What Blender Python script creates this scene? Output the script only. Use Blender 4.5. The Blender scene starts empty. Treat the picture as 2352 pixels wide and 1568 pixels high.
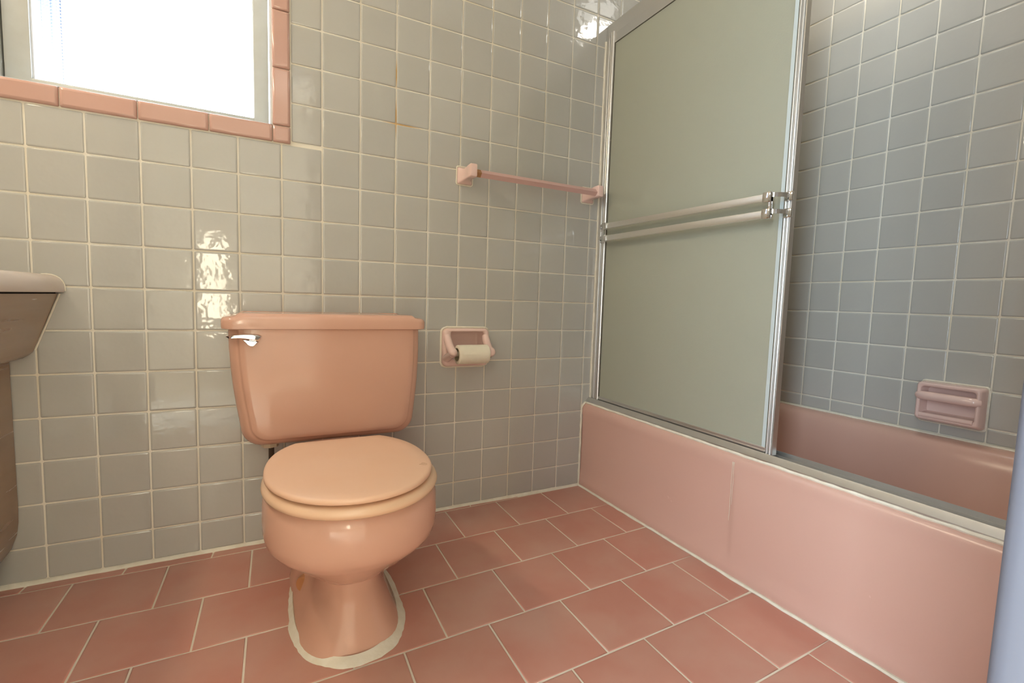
import bpy, bmesh, math, random
from mathutils import Vector, Matrix
random.seed(7)
S = bpy.context.scene
COL = S.collection
R = math.radians

# ------------------------------------------------------------------ camera
cam_d = bpy.data.cameras.new('camera')
cam = bpy.data.objects.new('camera', cam_d)
COL.objects.link(cam)
cam_d.sensor_fit = 'HORIZONTAL'
cam_d.sensor_width = 36.0
cam_d.lens = 1094.03 * 36.0 / 2352.0
cam_d.clip_start = 0.02
YAW, PITCH, ROLL = 0.479, -0.0841, 0.0312
CAM = Vector((-0.1559, -1.5678, 0.7487))
fwd = Vector((math.sin(YAW) * math.cos(PITCH), math.cos(YAW) * math.cos(PITCH), math.sin(PITCH)))
rgt = Vector((math.cos(YAW), -math.sin(YAW), 0))
up = rgt.cross(fwd)
rr = math.cos(ROLL) * rgt + math.sin(ROLL) * up
uu = -math.sin(ROLL) * rgt + math.cos(ROLL) * up
cam.matrix_world = Matrix(((rr.x, uu.x, -fwd.x, CAM.x), (rr.y, uu.y, -fwd.y, CAM.y),
                           (rr.z, uu.z, -fwd.z, CAM.z), (0, 0, 0, 1)))
S.camera = cam

# ------------------------------------------------------------------ world, exposure
W = bpy.data.worlds.new('sky')
S.world = W
W.use_nodes = True
bg = W.node_tree.nodes['Background']
bg.inputs[0].default_value = (0.80, 0.90, 1.0, 1)
bg.inputs[1].default_value = 5.0
S.view_settings.view_transform = 'Standard'
S.view_settings.look = 'None'
S.view_settings.gamma = 1.0
S.view_settings.use_curve_mapping = False
S.view_settings.exposure = 0.19


def area(name, loc, rot, sx, sy, power, color):
    d = bpy.data.lights.new(name, 'AREA')
    d.shape = 'RECTANGLE'
    d.size, d.size_y = sx, sy
    d.energy = power
    d.color = color
    o = bpy.data.objects.new(name, d)
    COL.objects.link(o)
    o.location = loc
    o.rotation_euler = rot
    return o


# daylight entering by the window (portal-sized sky light just outside the panes, facing in)
area('window_daylight', (-0.40, 0.52, 1.28), (R(-128), 0, 0), 0.95, 0.9, 80.0, (0.96, 0.97, 1.0))
# warm bulbs of the assumed vanity light on the left wall
area('assumed_vanity_bulbs', (-1.02, -0.42, 1.92), (0, R(-62), 0), 0.12, 0.55, 7.0, (1.0, 0.83, 0.60))
# added fill light in the unseen hall behind the doorway, no fixture
area('hall_fill_light', (-0.3, -2.5, 2.33), (0, 0, 0), 0.9, 0.9, 3.5, (1.0, 0.95, 0.88))
# added area light for assumed hall daylight, no window built, slanting through the doorway
area('assumed_hall_daylight', (-1.22, -1.93, 1.05), (R(90), 0, R(-72)), 0.48, 1.7, 74.0, (0.70, 0.86, 1.0))
# assumed lamp in the ceiling above the bathtub
area('assumed_shower_bulb', (1.50, -0.72, 2.255), (0, 0, 0), 0.16, 0.16, 2.8, (1.0, 0.96, 0.88))


# ------------------------------------------------------------------ materials
def rgb(r, g, b):
    """sRGB 0-255 -> linear"""
    def f(c):
        c /= 255.0
        return c / 12.92 if c <= 0.04045 else ((c + 0.055) / 1.055) ** 2.4
    return (f(r), f(g), f(b), 1)


def mat(name, color, rough=0.5, metal=0.0, spec=0.5, vary=0.0, mottle=0.0, mscale=6.0, mcol=None,
        bump=0.0, bscale=30.0, bdist=0.002, stretch=None, rvar=0.0, coat=0.0):
    m = bpy.data.materials.new(name)
    m.use_nodes = True
    nt = m.node_tree
    N, Lk = nt.nodes, nt.links
    P = N['Principled BSDF']
    P.inputs['Roughness'].default_value = rough
    P.inputs['Metallic'].default_value = metal
    P.inputs['Specular IOR Level'].default_value = spec
    P.inputs['Coat Weight'].default_value = coat
    P.inputs['Coat Roughness'].default_value = 0.06
    tc = N.new('ShaderNodeTexCoord')
    geo = N.new('ShaderNodeNewGeometry')
    vec = geo.outputs['Position']
    if stretch:
        mp = N.new('ShaderNodeMapping')
        mp.inputs['Scale'].default_value = stretch
        Lk.new(vec, mp.inputs['Vector'])
        vec = mp.outputs['Vector']
    cs = None
    rgbn = N.new('ShaderNodeRGB')
    rgbn.outputs[0].default_value = color if len(color) == 4 else (*color, 1)
    cs = rgbn.outputs[0]
    oi = N.new('ShaderNodeObjectInfo')
    if mottle:
        nz = N.new('ShaderNodeTexNoise')
        nz.inputs['Scale'].default_value = mscale
        nz.inputs['Detail'].default_value = 4
        nz.noise_dimensions = '4D' if vary else '3D'
        Lk.new(vec, nz.inputs['Vector'])
        if vary:
            mm = N.new('ShaderNodeMath'); mm.operation = 'MULTIPLY'; mm.inputs[1].default_value = 40
            Lk.new(oi.outputs['Random'], mm.inputs[0]); Lk.new(mm.outputs[0], nz.inputs['W'])
        rp = N.new('ShaderNodeValToRGB')
        rp.color_ramp.elements[0].position = 0.38
        rp.color_ramp.elements[1].position = 0.68
        Lk.new(nz.outputs['Fac'], rp.inputs['Fac'])
        mx = N.new('ShaderNodeMix'); mx.data_type = 'RGBA'
        c2 = mcol if mcol else tuple(min(1, c * 1.15) for c in color[:3]) + (1,)
        mul = N.new('ShaderNodeMath'); mul.operation = 'MULTIPLY'; mul.inputs[1].default_value = mottle
        Lk.new(rp.outputs['Color'], mul.inputs[0])
        Lk.new(mul.outputs[0], mx.inputs['Factor'])
        Lk.new(cs, mx.inputs['A'])
        mx.inputs['B'].default_value = c2
        cs = mx.outputs['Result']
    if vary:
        hs = N.new('ShaderNodeHueSaturation')
        mr = N.new('ShaderNodeMapRange')
        mr.inputs['To Min'].default_value = 1 - vary
        mr.inputs['To Max'].default_value = 1 + vary
        Lk.new(oi.outputs['Random'], mr.inputs['Value'])
        Lk.new(mr.outputs['Result'], hs.inputs['Value'])
        Lk.new(cs, hs.inputs['Color'])
        cs = hs.outputs['Color']
    Lk.new(cs, P.inputs['Base Color'])
    if rvar:
        nr = N.new('ShaderNodeTexNoise'); nr.inputs['Scale'].default_value = 9; nr.inputs['Detail'].default_value = 5
        Lk.new(vec, nr.inputs['Vector'])
        m2 = N.new('ShaderNodeMapRange')
        m2.inputs['From Min'].default_value = 0.3; m2.inputs['From Max'].default_value = 0.75
        m2.inputs['To Min'].default_value = rough; m2.inputs['To Max'].default_value = rough + rvar
        Lk.new(nr.outputs['Fac'], m2.inputs['Value'])
        Lk.new(m2.outputs['Result'], P.inputs['Roughness'])
    if bump:
        nb = N.new('ShaderNodeTexNoise'); nb.inputs['Scale'].default_value = bscale; nb.inputs['Detail'].default_value = 2
        Lk.new(vec, nb.inputs['Vector'])
        bp = N.new('ShaderNodeBump')
        bp.inputs['Strength'].default_value = bump
        bp.inputs['Distance'].default_value = bdist
        Lk.new(nb.outputs['Fac'], bp.inputs['Height'])
        Lk.new(bp.outputs['Normal'], P.inputs['Normal'])
    return m


M = {}
M['wall_tile'] = mat('grey_glaze', rgb(186, 184, 177), 0.045, vary=0.03, mottle=0.25, mscale=14, mcol=rgb(191, 188, 178),
                     bump=0.75, bscale=30, bdist=0.0010, rvar=0.05)
M['trim_tile'] = mat('pink_trim_glaze', rgb(200, 161, 147), 0.10, vary=0.03, bump=0.15, bscale=24, bdist=0.0012)
M['grout'] = mat('grout', rgb(235, 229, 215), 0.9, mottle=0.55, mscale=5, mcol=rgb(220, 206, 176), bump=0.5, bscale=240, bdist=0.001)
M['floor_grout'] = mat('floor_grout', rgb(236, 226, 208), 0.9, mottle=0.5, mscale=9, mcol=rgb(220, 206, 182), bump=0.5, bscale=200, bdist=0.001)
M['floor_tile'] = mat('rose_tile', rgb(200, 140, 123), 0.32, vary=0.04, mottle=0.6, mscale=5.5, mcol=rgb(208, 168, 150),
                      bump=0.12, bscale=70, bdist=0.001, rvar=0.12)
M['porcelain'] = mat('pink_porcelain', rgb(216, 170, 148), 0.10, mottle=0.15, mscale=3, mcol=rgb(219, 176, 156), bump=0.12, bscale=14, bdist=0.003, rvar=0.06)
M['tub'] = mat('pink_tub_enamel', rgb(213, 172, 156), 0.16, mottle=0.2, mscale=2.5, mcol=rgb(214, 178, 166), bump=0.06, bscale=5, bdist=0.004, rvar=0.12)
M['fixture'] = mat('pink_ceramic', rgb(234, 203, 193), 0.12, bump=0.06, bscale=30, bdist=0.001)
M['seat'] = mat('peach_plastic', rgb(236, 192, 160), 0.26, mottle=0.25, mscale=12, mcol=rgb(238, 202, 176), rvar=0.14)
M['seat_ring'] = mat('cream_peach_plastic', rgb(236, 198, 164), 0.24)
M['caulk'] = mat('caulk', rgb(236, 229, 212), 0.75, mottle=0.5, mscale=40, mcol=rgb(218, 207, 182), bump=0.6, bscale=90, bdist=0.002)
M['chrome'] = mat('chrome', (0.78, 0.78, 0.78), 0.07, metal=1.0)
M['alu'] = mat('brushed_aluminium', (0.70, 0.69, 0.67), 0.32, metal=0.95, rvar=0.06)
M['alu_dark'] = mat('dull_aluminium', (0.45, 0.44, 0.42), 0.36, metal=1.0, mottle=0.5, mscale=30, mcol=(0.55, 0.53, 0.5, 1), rvar=0.2)
M['paint'] = mat('cream_paint', rgb(186, 187, 180), 0.45, mottle=0.4, mscale=18, mcol=rgb(170, 169, 158), bump=0.3, bscale=50, bdist=0.001)
M['white_paint'] = mat('white_paint', rgb(224, 226, 230), 0.4, bump=0.1, bscale=40, bdist=0.001)
M['door_paint'] = mat('lavender_grey_paint', rgb(98, 98, 106), 0.45, bump=0.1, bscale=40, bdist=0.001)
M['plaster'] = mat('plaster', rgb(232, 228, 220), 0.8, bump=0.2, bscale=60, bdist=0.001)
M['laminate'] = mat('brown_laminate', rgb(160, 132, 104), 0.16, mottle=0.5, mscale=5, mcol=rgb(170, 143, 116), stretch=(1, 0.4, 6), bump=0.08, bscale=40, bdist=0.001, rvar=0.15)
M['counter'] = mat('blush_marble', rgb(216, 200, 188), 0.22, mottle=0.5, mscale=7, mcol=rgb(226, 214, 204))
M['black'] = mat('black_plinth', rgb(24, 22, 20), 0.7)
M['paper'] = mat('tissue', rgb(236, 228, 208), 0.95, mottle=0.3, mscale=60, mcol=rgb(226, 216, 196), bump=0.4, bscale=160, bdist=0.0006)
M['card'] = mat('card_tube', rgb(160, 146, 120), 0.9)
M['wood'] = mat('bare_wood', rgb(176, 128, 84), 0.6, mottle=0.5, mscale=40, mcol=rgb(150, 104, 62), stretch=(0.2, 1, 1))
M['bar_pink'] = mat('dusty_pink_plastic', rgb(214, 176, 168), 0.35)
M['white_plastic'] = mat('white_plastic', rgb(206, 190, 164), 0.4)
M['hose'] = mat('braided_hose', rgb(74, 62, 52), 0.4, metal=0.4)
M['bolt_cap'] = mat('tan_cap', rgb(186, 128, 84), 0.35)
M['gap'] = mat('dark_gap_shade', rgb(40, 36, 30), 0.8)  # near-black colour standing for shade below the counter
M['gasket'] = mat('grey_gasket', rgb(96, 92, 80), 0.7)
M['seal'] = mat('milky_seal', rgb(196, 206, 206), 0.4)


def stain(m, pts, rad, col):
    nt = m.node_tree; N, Lk = nt.nodes, nt.links
    P = N['Principled BSDF']
    src = P.inputs['Base Color'].links[0].from_socket
    geo = N.new('ShaderNodeNewGeometry')
    for p, r in zip(pts, rad):
        mp = N.new('ShaderNodeVectorMath'); mp.operation = 'DISTANCE'; mp.inputs[1].default_value = p
        Lk.new(geo.outputs['Position'], mp.inputs[0])
        mr = N.new('ShaderNodeMapRange'); mr.inputs['From Min'].default_value = r; mr.inputs['From Max'].default_value = r * 0.25
        mr.inputs['To Max'].default_value = 0.8
        Lk.new(mp.outputs['Value'], mr.inputs['Value'])
        mx = N.new('ShaderNodeMix'); mx.data_type = 'RGBA'; mx.inputs['B'].default_value = col
        Lk.new(mr.outputs['Result'], mx.inputs['Factor']); Lk.new(src, mx.inputs['A'])
        src = mx.outputs['Result']
    Lk.new(src, P.inputs['Base Color'])


# rust stains that have crept along a few joints
stain(M['grout'], [(0.219, 0, 1.325), (0.25, 0, 1.298), (0.219, 0, 1.45)], [0.055, 0.06, 0.05], rgb(206, 160, 88))


def frosted():
    m = bpy.data.materials.new('frosted_glass')
    m.use_nodes = True
    nt = m.node_tree; N, Lk = nt.nodes, nt.links
    N.remove(N['Principled BSDF'])
    out = N['Material Output']
    geo = N.new('ShaderNodeNewGeometry')
    nz = N.new('ShaderNodeTexNoise'); nz.inputs['Scale'].default_value = 420; nz.inputs['Detail'].default_value = 1
    Lk.new(geo.outputs['Position'], nz.inputs['Vector'])
    bp = N.new('ShaderNodeBump'); bp.inputs['Strength'].default_value = 0.35; bp.inputs['Distance'].default_value = 0.0008
    Lk.new(nz.outputs['Fac'], bp.inputs['Height'])
    df = N.new('ShaderNodeBsdfDiffuse'); df.inputs['Color'].default_value = rgb(206, 206, 188)
    tr = N.new('ShaderNodeBsdfTranslucent'); tr.inputs['Color'].default_value = rgb(226, 228, 208)
    gl = N.new('ShaderNodeBsdfGlossy'); gl.inputs['Roughness'].default_value = 0.42
    gl.inputs['Color'].default_value = (0.9, 0.9, 0.9, 1)
    for s in (df, tr, gl):
        Lk.new(bp.outputs['Normal'], s.inputs['Normal'])
    m1 = N.new('ShaderNodeMixShader'); m1.inputs[0].default_value = 0.45
    Lk.new(df.outputs[0], m1.inputs[1]); Lk.new(tr.outputs[0], m1.inputs[2])
    fr = N.new('ShaderNodeFresnel'); fr.inputs['IOR'].default_value = 1.35
    m2 = N.new('ShaderNodeMixShader')
    Lk.new(fr.outputs[0], m2.inputs[0]); Lk.new(m1.outputs[0], m2.inputs[1]); Lk.new(gl.outputs[0], m2.inputs[2])
    Lk.new(m2.outputs[0], out.inputs['Surface'])
    return m


def pressed_glass():
    m = bpy.data.materials.new('pressed_glass')
    m.use_nodes = True
    nt = m.node_tree; N, Lk = nt.nodes, nt.links
    N.remove(N['Principled BSDF'])
    out = N['Material Output']
    a = N.new('ShaderNodeBsdfTransparent'); a.inputs['Color'].default_value = (0.94, 0.97, 1, 1)
    b = N.new('ShaderNodeBsdfRefraction'); b.inputs['IOR'].default_value = 1.45; b.inputs['Roughness'].default_value = 0.02
    b.inputs['Color'].default_value = (0.93, 0.97, 1, 1)
    mx = N.new('ShaderNodeMixShader'); mx.inputs[0].default_value = 0.45
    Lk.new(a.outputs[0], mx.inputs[1]); Lk.new(b.outputs[0], mx.inputs[2])
    Lk.new(mx.outputs[0], out.inputs['Surface'])
    return m


def emit(name, col, st):
    m = bpy.data.materials.new(name); m.use_nodes = True
    P = m.node_tree.nodes['Principled BSDF']
    P.inputs['Base Color'].default_value = (*col, 1)
    P.inputs['Emission Color'].default_value = (*col, 1)
    P.inputs['Emission Strength'].default_value = st
    return m


M['frost'] = frosted()
M['pane'] = pressed_glass()
M['warm_glow'] = emit('warm_shade', (1.0, 0.9, 0.68), 16.0)
M['cool_glow'] = emit('cool_bulb', (0.82, 0.9, 1.0), 25.0)
M['bulb'] = emit('opal_bulb', (1.0, 0.8, 0.5), 2.0)
M['opal_soft'] = emit('opal_soft_lamp', (1.0, 0.95, 0.86), 2.0)
M['globe'] = emit('amber_fill_globe', (1.0, 0.78, 0.45), 20.0)  # glow of the added warm fill globe
M['opal'] = emit('opal_lamp', (1.0, 0.98, 0.92), 4.4)

# ------------------------------------------------------------------ geometry helpers
WL = {}


def link(o, parent, wl):
    COL.objects.link(o)
    WL[o.name] = Vector(wl)
    if parent is not None:
        o.parent = parent
        o.location = Vector(wl) - WL[parent.name]
    else:
        o.location = wl
    return o


def mk(name, geo, m, parent=None, smooth=True, kind=None, origin=None, angle=35):
    """one mesh object from world-space (verts, faces)"""
    vs, fs = geo
    vs = [Vector(v) for v in vs]
    if origin is None:
        lo = Vector((min(v.x for v in vs), min(v.y for v in vs), min(v.z for v in vs)))
        hi = Vector((max(v.x for v in vs), max(v.y for v in vs), max(v.z for v in vs)))
        origin = (lo + hi) / 2
    me = bpy.data.meshes.new(name)
    me.from_pydata([tuple(v - Vector(origin)) for v in vs], [], fs)
    bm = bmesh.new(); bm.from_mesh(me)
    bmesh.ops.recalc_face_normals(bm, faces=bm.faces)
    if smooth:
        for e in bm.edges:
            if len(e.link_faces) == 2 and e.calc_face_angle(0) > R(angle):
                e.smooth = False
        for f in bm.faces:
            f.smooth = True
    bm.to_mesh(me); bm.free()
    me.materials.append(m if not isinstance(m, str) else M[m])
    o = bpy.data.objects.new(name, me)
    if kind:
        o['kind'] = kind
    return link(o, parent, origin)


def thing(name, label, cat, loc, group=None):
    o = bpy.data.objects.new(name, None)
    o.empty_display_size = 0.05
    link(o, None, Vector(loc))
    tag(o, label, cat, group)
    return o


def tag(o, label, cat, group=None):
    o['label'] = label
    o['category'] = cat
    if group:
        o['group'] = group


def struct(name, loc=(0, 0, 0)):
    o = bpy.data.objects.new(name, None)
    o.empty_display_size = 0.05
    o['kind'] = 'structure'
    return link(o, None, Vector(loc))


def join(*gs):
    V, F = [], []
    for v, f in gs:
        n = len(V)
        V += list(v)
        F += [tuple(i + n for i in q) for q in f]
    return V, F


def box(x0, x1, y0, y1, z0, z1, r=0.0, seg=2):
    if x0 > x1: x0, x1 = x1, x0
    if y0 > y1: y0, y1 = y1, y0
    if z0 > z1: z0, z1 = z1, z0
    bm = bmesh.new()
    bmesh.ops.create_cube(bm, size=1)
    for v in bm.verts:
        v.co = Vector(((x0 + x1) / 2 + v.co.x * (x1 - x0), (y0 + y1) / 2 + v.co.y * (y1 - y0), (z0 + z1) / 2 + v.co.z * (z1 - z0)))
    if r:
        bmesh.ops.bevel(bm, geom=list(bm.edges), offset=r, segments=seg, profile=0.5, affect='EDGES')
    bm.verts.index_update()
    g = ([v.co.copy() for v in bm.verts], [tuple(v.index for v in f.verts) for f in bm.faces])
    bm.free()
    return g


def loft(rings, cap0=True, cap1=True, closed=True):
    n = len(rings[0])
    V = [Vector(p) for r in rings for p in r]
    F = []
    for i in range(len(rings) - 1):
        for j in range(n if closed else n - 1):
            k = (j + 1) % n
            F.append((i * n + j, i * n + k, (i + 1) * n + k, (i + 1) * n + j))
    if cap0: F.append(tuple(range(n - 1, -1, -1)))
    if cap1: F.append(tuple((len(rings) - 1) * n + j for j in range(n)))
    return V, F


def tube(pts, r, n=10, cap=True):
    pts = [Vector(p) for p in pts]
    rs = r if isinstance(r, (list, tuple)) else [r] * len(pts)
    rings = []
    nrm = None
    for i, p in enumerate(pts):
        t = (pts[min(i + 1, len(pts) - 1)] - pts[max(i - 1, 0)]).normalized()
        if nrm is None:
            nrm = t.cross(Vector((0, 0, 1)) if abs(t.z) < 0.9 else Vector((1, 0, 0))).normalized()
        else:
            nrm = (nrm - t * nrm.dot(t)).normalized()      # carry the frame along the path
        b = t.cross(nrm).normalized()
        rings.append([p + rs[i] * (math.cos(2 * math.pi * k / n) * nrm + math.sin(2 * math.pi * k / n) * b) for k in range(n)])
    return loft(rings, cap, cap)


def sweep(pts, w, h, side):
    """flat strap: rectangular section (w along side-vector, h along normal) swept on a path"""
    pts = [Vector(p) for p in pts]
    side = Vector(side).normalized()
    rings = []
    for i, p in enumerate(pts):
        t = (pts[min(i + 1, len(pts) - 1)] - pts[max(i - 1, 0)]).normalized()
        nrm = t.cross(side).normalized()
        rings.append([p + side * w / 2 + nrm * h / 2, p + side * w / 2 - nrm * h / 2, p - side * w / 2 - nrm * h / 2, p - side * w / 2 + nrm * h / 2])
    return loft(rings)


def prism(poly, axis, a0, a1):
    """extrude a 2D polygon along an axis: axis 'y' -> poly is (x,z); 'x' -> (y,z); 'z' -> (x,y)"""
    def P(p, a):
        if axis == 'y': return Vector((p[0], a, p[1]))
        if axis == 'x': return Vector((a, p[0], p[1]))
        return Vector((p[0], p[1], a))
    return loft([[P(p, a0) for p in poly], [P(p, a1) for p in poly]])


def rrect(u0, u1, v0, v1, r, n=4):
    out = []
    for cx, cy, a0 in ((u1 - r, v1 - r, 0), (u0 + r, v1 - r, 90), (u0 + r, v0 + r, 180), (u1 - r, v0 + r, 270)):
        for i in range(n + 1):
            a = R(a0 + 90 * i / n)
            out.append((cx + r * math.cos(a), cy + r * math.sin(a)))
    return out


# ------------------------------------------------------------------ tiles
TILE_CACHE = {}


def tile_mesh(w, h, name, m, proud=0.0022, gap=0.0043, edge=0.0032):
    """pillow-edged glazed tile, local XY plane, face toward +Z; origin at the tile's centre on the grout plane"""
    key = (round(w, 4), round(h, 4), name, round(proud, 4))
    if key in TILE_CACHE:
        return TILE_CACHE[key]
    a, b = (w - gap) / 2, (h - gap) / 2
    prof = [(-0.002, 0.0), (proud * 0.45, 0.0), (proud * 0.85, edge * 0.35), (proud, edge * 1.3)]
    V, F = [], []
    for z, ins in prof:
        x, y = max(a - ins, 0.0004), max(b - ins, 0.0004)
        c = min(0.0020, x * 0.4, y * 0.4)
        for px, py in ((x, y - c), (x - c, y), (-x + c, y), (-x, y - c), (-x, -y + c), (-x + c, -y), (x - c, -y), (x, -y + c)):
            V.append((px, py, z))
    for i in range(len(prof) - 1):
        for j in range(8):
            k = (j + 1) % 8
            F.append((i * 8 + j, i * 8 + k, i * 8 + 8 + k, i * 8 + 8 + j))
    t = (len(prof) - 1) * 8
    F.append(tuple(t + j for j in range(8)))
    me = bpy.data.meshes.new(name)
    me.from_pydata(V, [], F)
    for p in me.polygons:
        p.use_smooth = True
    me.materials.append(M[m])
    me.update()
    top = set(range(t, t + 8))
    for e in me.edges:
        if e.vertices[0] in top and e.vertices[1] in top:
            e.use_edge_sharp = True
    TILE_CACHE[key] = me
    return me


def tile_geo(w, h, name, m, mw):
    me = tile_mesh(w, h, name, m)
    return [mw @ v.co for v in me.vertices], [tuple(p.vertices) for p in me.polygons]


def place_tile(parent, frame, u0, u1, v0, v1, name='tile', m='wall_tile', tilt=0.16, proud=0.0022, bucket=None, **kw):
    """frame(u, v) -> (world point, basis matrix 3x3)"""
    if u1 - u0 < 0.007 or v1 - v0 < 0.007:
        return
    c, B = frame((u0 + u1) / 2, (v0 + v1) / 2)
    T = Matrix.Rotation(R(random.uniform(-tilt, tilt)), 3, 'X') @ Matrix.Rotation(R(random.uniform(-tilt, tilt)), 3, 'Y')
    mw = (B @ T).to_4x4(); mw.translation = Vector(c)
    me = tile_mesh(u1 - u0, v1 - v0, name, m, proud, **kw)
    if bucket is not None:
        bucket.append(([mw @ v.co for v in me.vertices], [tuple(p.vertices) for p in me.polygons]))
        return
    o = bpy.data.objects.new(name, me)
    COL.objects.link(o)
    o.parent = parent
    mw.translation = Vector(c) - WL[parent.name]
    o.matrix_local = mw
    return o


def cut(rects, hole):
    """subtract a hole (u0,u1,v0,v1) from a list of rectangles"""
    hu0, hu1, hv0, hv1 = hole
    out = []
    for (a, b, c, d) in rects:
        if hu1 <= a or hu0 >= b or hv1 <= c or hv0 >= d:
            out.append((a, b, c, d)); continue
        if a < hu0: out.append((a, hu0, c, d))
        if b > hu1: out.append((hu1, b, c, d))
        aa, bb = max(a, hu0), min(b, hu1)
        if c < hv0: out.append((aa, bb, c, hv0))
        if d > hv1: out.append((aa, bb, hv1, d))
    return out


PT = 0.1095                      # 4 1/4 inch tile and joint
XR, YF, XL, ZC = 1.728, -1.524, -1.15, 2.40
GP = 0.0006                      # grout plane lies this far behind the nominal wall plane


def back_frame(u, v):
    return (u, GP, v), Matrix(((1, 0, 0), (0, 0, -1), (0, 1, 0)))


def right_frame(u, v):           # u runs along -Y
    return (XR + GP, -u, v), Matrix(((0, 0, -1), (-1, 0, 0), (0, 1, 0)))


def left_frame(u, v):
    return (XL - GP, u, v), Matrix(((0, 0, 1), (1, 0, 0), (0, 1, 0)))


def front_frame(u, v):
    return (u, YF - GP, v), Matrix(((-1, 0, 0), (0, 0, 1), (0, 1, 0)))


# window opening and its pink trim (on the back wall)
WX0, WX1, WZ0, WZ1 = -0.744, -0.1325, 1.2285, 1.86
TB = 0.0475
TOPZ = 2.0

# ------------------------------------------------------------------ wall_back
def wall_with_hole(axis_pts):
    return axis_pts

NICHE = (0.4035, 0.5400, 0.5360, 0.6400)
slab = cut(cut([(XL - 0.15, XR + 0.15, -0.1, ZC)], (WX0, WX1, WZ0, WZ1)), NICHE)
wb = mk('wall_back', join(*[box(a, b, GP, 0.20, c, d) for a, b, c, d in slab]), 'grout', None, False, 'structure')
hole = (WX0 - TB, WX1 + TB + 0.0005, WZ0 - TB, WZ1 + TB)
rest = []
for k in range(-11, 17):
    for j in range(-8, 11):
        u0, u1 = k * PT, (k + 1) * PT
        v0, v1 = 0.860 + j * PT, 0.860 + (j + 1) * PT
        if j == -8: v0 = 0.006
        u0 = max(u0, XL); u1 = min(u1, XR)
        if v0 >= TOPZ: continue
        if j == 2 and u0 < hole[1]: v1 = hole[2] - 0.001
        for q in cut(cut([(u0, u1, v0, v1)], hole), (0.392, 0.548, 0.5316, 0.6408)):
            segs = [q]
            if q[0] < 1.0 < q[1] and q[3] <= 0.36:
                segs = [(q[0], 1.0, q[2], q[3])]
            elif q[0] >= 1.0 and q[3] <= 0.31:
                continue
            for s in segs:
                seen = s[0] < 1.02 and s[2] < 1.90 and s[1] > -0.76 and not (s[0] < -0.66 and s[2] < 0.74)
                place_tile(wb, back_frame, *s, bucket=None if seen else rest)
mk('tile_field', join(*rest), 'wall_tile', wb, False, 'stuff')

# pink trim round the window
tr = struct('trim_1', (-0.4, 0, 1.18))
tx = [-0.744, -0.5915, -0.4402, -0.2857, -0.1318]
for a, b in zip(tx[:-1], tx[1:]):
    place_tile(tr, back_frame, a, b, WZ0 - TB, WZ0 + 0.001, 'trim_tile', 'trim_tile', 0.2, 0.0085, edge=0.005, gap=0.0022)
zz = [WZ0, 1.386, 1.542, 1.698, 1.86]
for a, b in zip(zz[:-1], zz[1:]):
    place_tile(tr, back_frame, WX1, WX1 + TB, a, b, 'trim_tile', 'trim_tile', 0.2, 0.0085, edge=0.005, gap=0.0022)
    place_tile(tr, back_frame, WX0 - TB, WX0, a, b, 'trim_tile', 'trim_tile', 0.2, 0.0085, edge=0.005, gap=0.0022)
for a in (WX1, WX0 - TB):
    for b in (WZ0 - TB, WZ1):
        place_tile(tr, back_frame, a, a + TB, b, b + TB, 'corner_tile', 'trim_tile', 0.2, 0.0085, edge=0.005, gap=0.0022)
for a, b in zip(tx[:-1], tx[1:]):
    place_tile(tr, back_frame, a, b, WZ1, WZ1 + TB, 'trim_tile', 'trim_tile', 0.2, 0.0085, edge=0.005, gap=0.0022)

# ------------------------------------------------------------------ wall_right, wall_left, wall_front, floor, ceiling
wr = mk('wall_right', box(XR + GP, XR + 0.15, -1.70, 0.2, -0.1, ZC), 'grout', None, False, 'structure')
rest = []
for k in range(-5, 11):
    for j in range(-5, 11):
        u0, u1 = 0.4431 + k * PT, 0.4431 + (k + 1) * PT
        v0, v1 = 0.857 + j * PT, 0.857 + (j + 1) * PT
        if j == -5: v0 = 0.374
        u0 = max(u0, 0.002); u1 = min(u1, 1.524)
        seen = u1 > 0.28 and u0 < 1.12 and v0 < 1.75
        place_tile(wr, right_frame, u0, u1, v0, v1, bucket=None if seen else rest)
mk('tile_field', join(*rest), 'wall_tile', wr, False, 'stuff')

wl_ = mk('wall_left', box(XL - 0.15, XL - GP, -1.70, 0.2, -0.1, ZC), 'grout', None, False, 'structure')
rest = []
for k in range(0, 14):
    for j in range(-8, 10):
        v0, v1 = 0.860 + j * PT, 0.860 + (j + 1) * PT
        if j == -8: v0 = 0.006
        place_tile(wl_, left_frame, -(k + 1) * PT, -k * PT, v0, v1, bucket=rest)
mk('tile_field', join(*rest), 'wall_tile', wl_, False, 'stuff')

DX0, DX1, DZ = -0.74, 0.100, 2.03
wf = mk('wall_front', join(box(XL - 0.15, DX0, -1.66, YF - GP, 0, ZC), box(DX1, XR + 0.15, -1.66, YF - GP, 0, ZC),
                           box(DX0, DX1, -1.66, YF - GP, DZ, ZC)), 'grout', None, False, 'structure')
rest = []
for k in range(0, 15):
    for j in range(-8, 10):
        v0, v1 = 0.860 + j * PT, 0.860 + (j + 1) * PT
        if j == -8: v0 = 0.006
        if k < 9 and False: continue
        x0, x1 = XR - (k + 1) * PT, XR - k * PT
        if x1 < DX1 + 0.06: continue
        x0 = max(x0, DX1 + 0.06)
        if x1 > 1.0 and v1 < 0.38: continue
        place_tile(wf, front_frame, x0, x1, v0, v1, bucket=rest)
mk('tile_field', join(*rest), 'wall_tile', wf, False, 'stuff')

fl = mk('floor', box(XL - 0.15, XR + 0.15, -3.6, 0.2, -0.12, -0.0012), 'floor_grout', None, False, 'structure')


def J(j, x):
    return -0.006 - 0.1990 * j + 0.030 * (max(x, -0.25) - 0.9)


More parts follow.
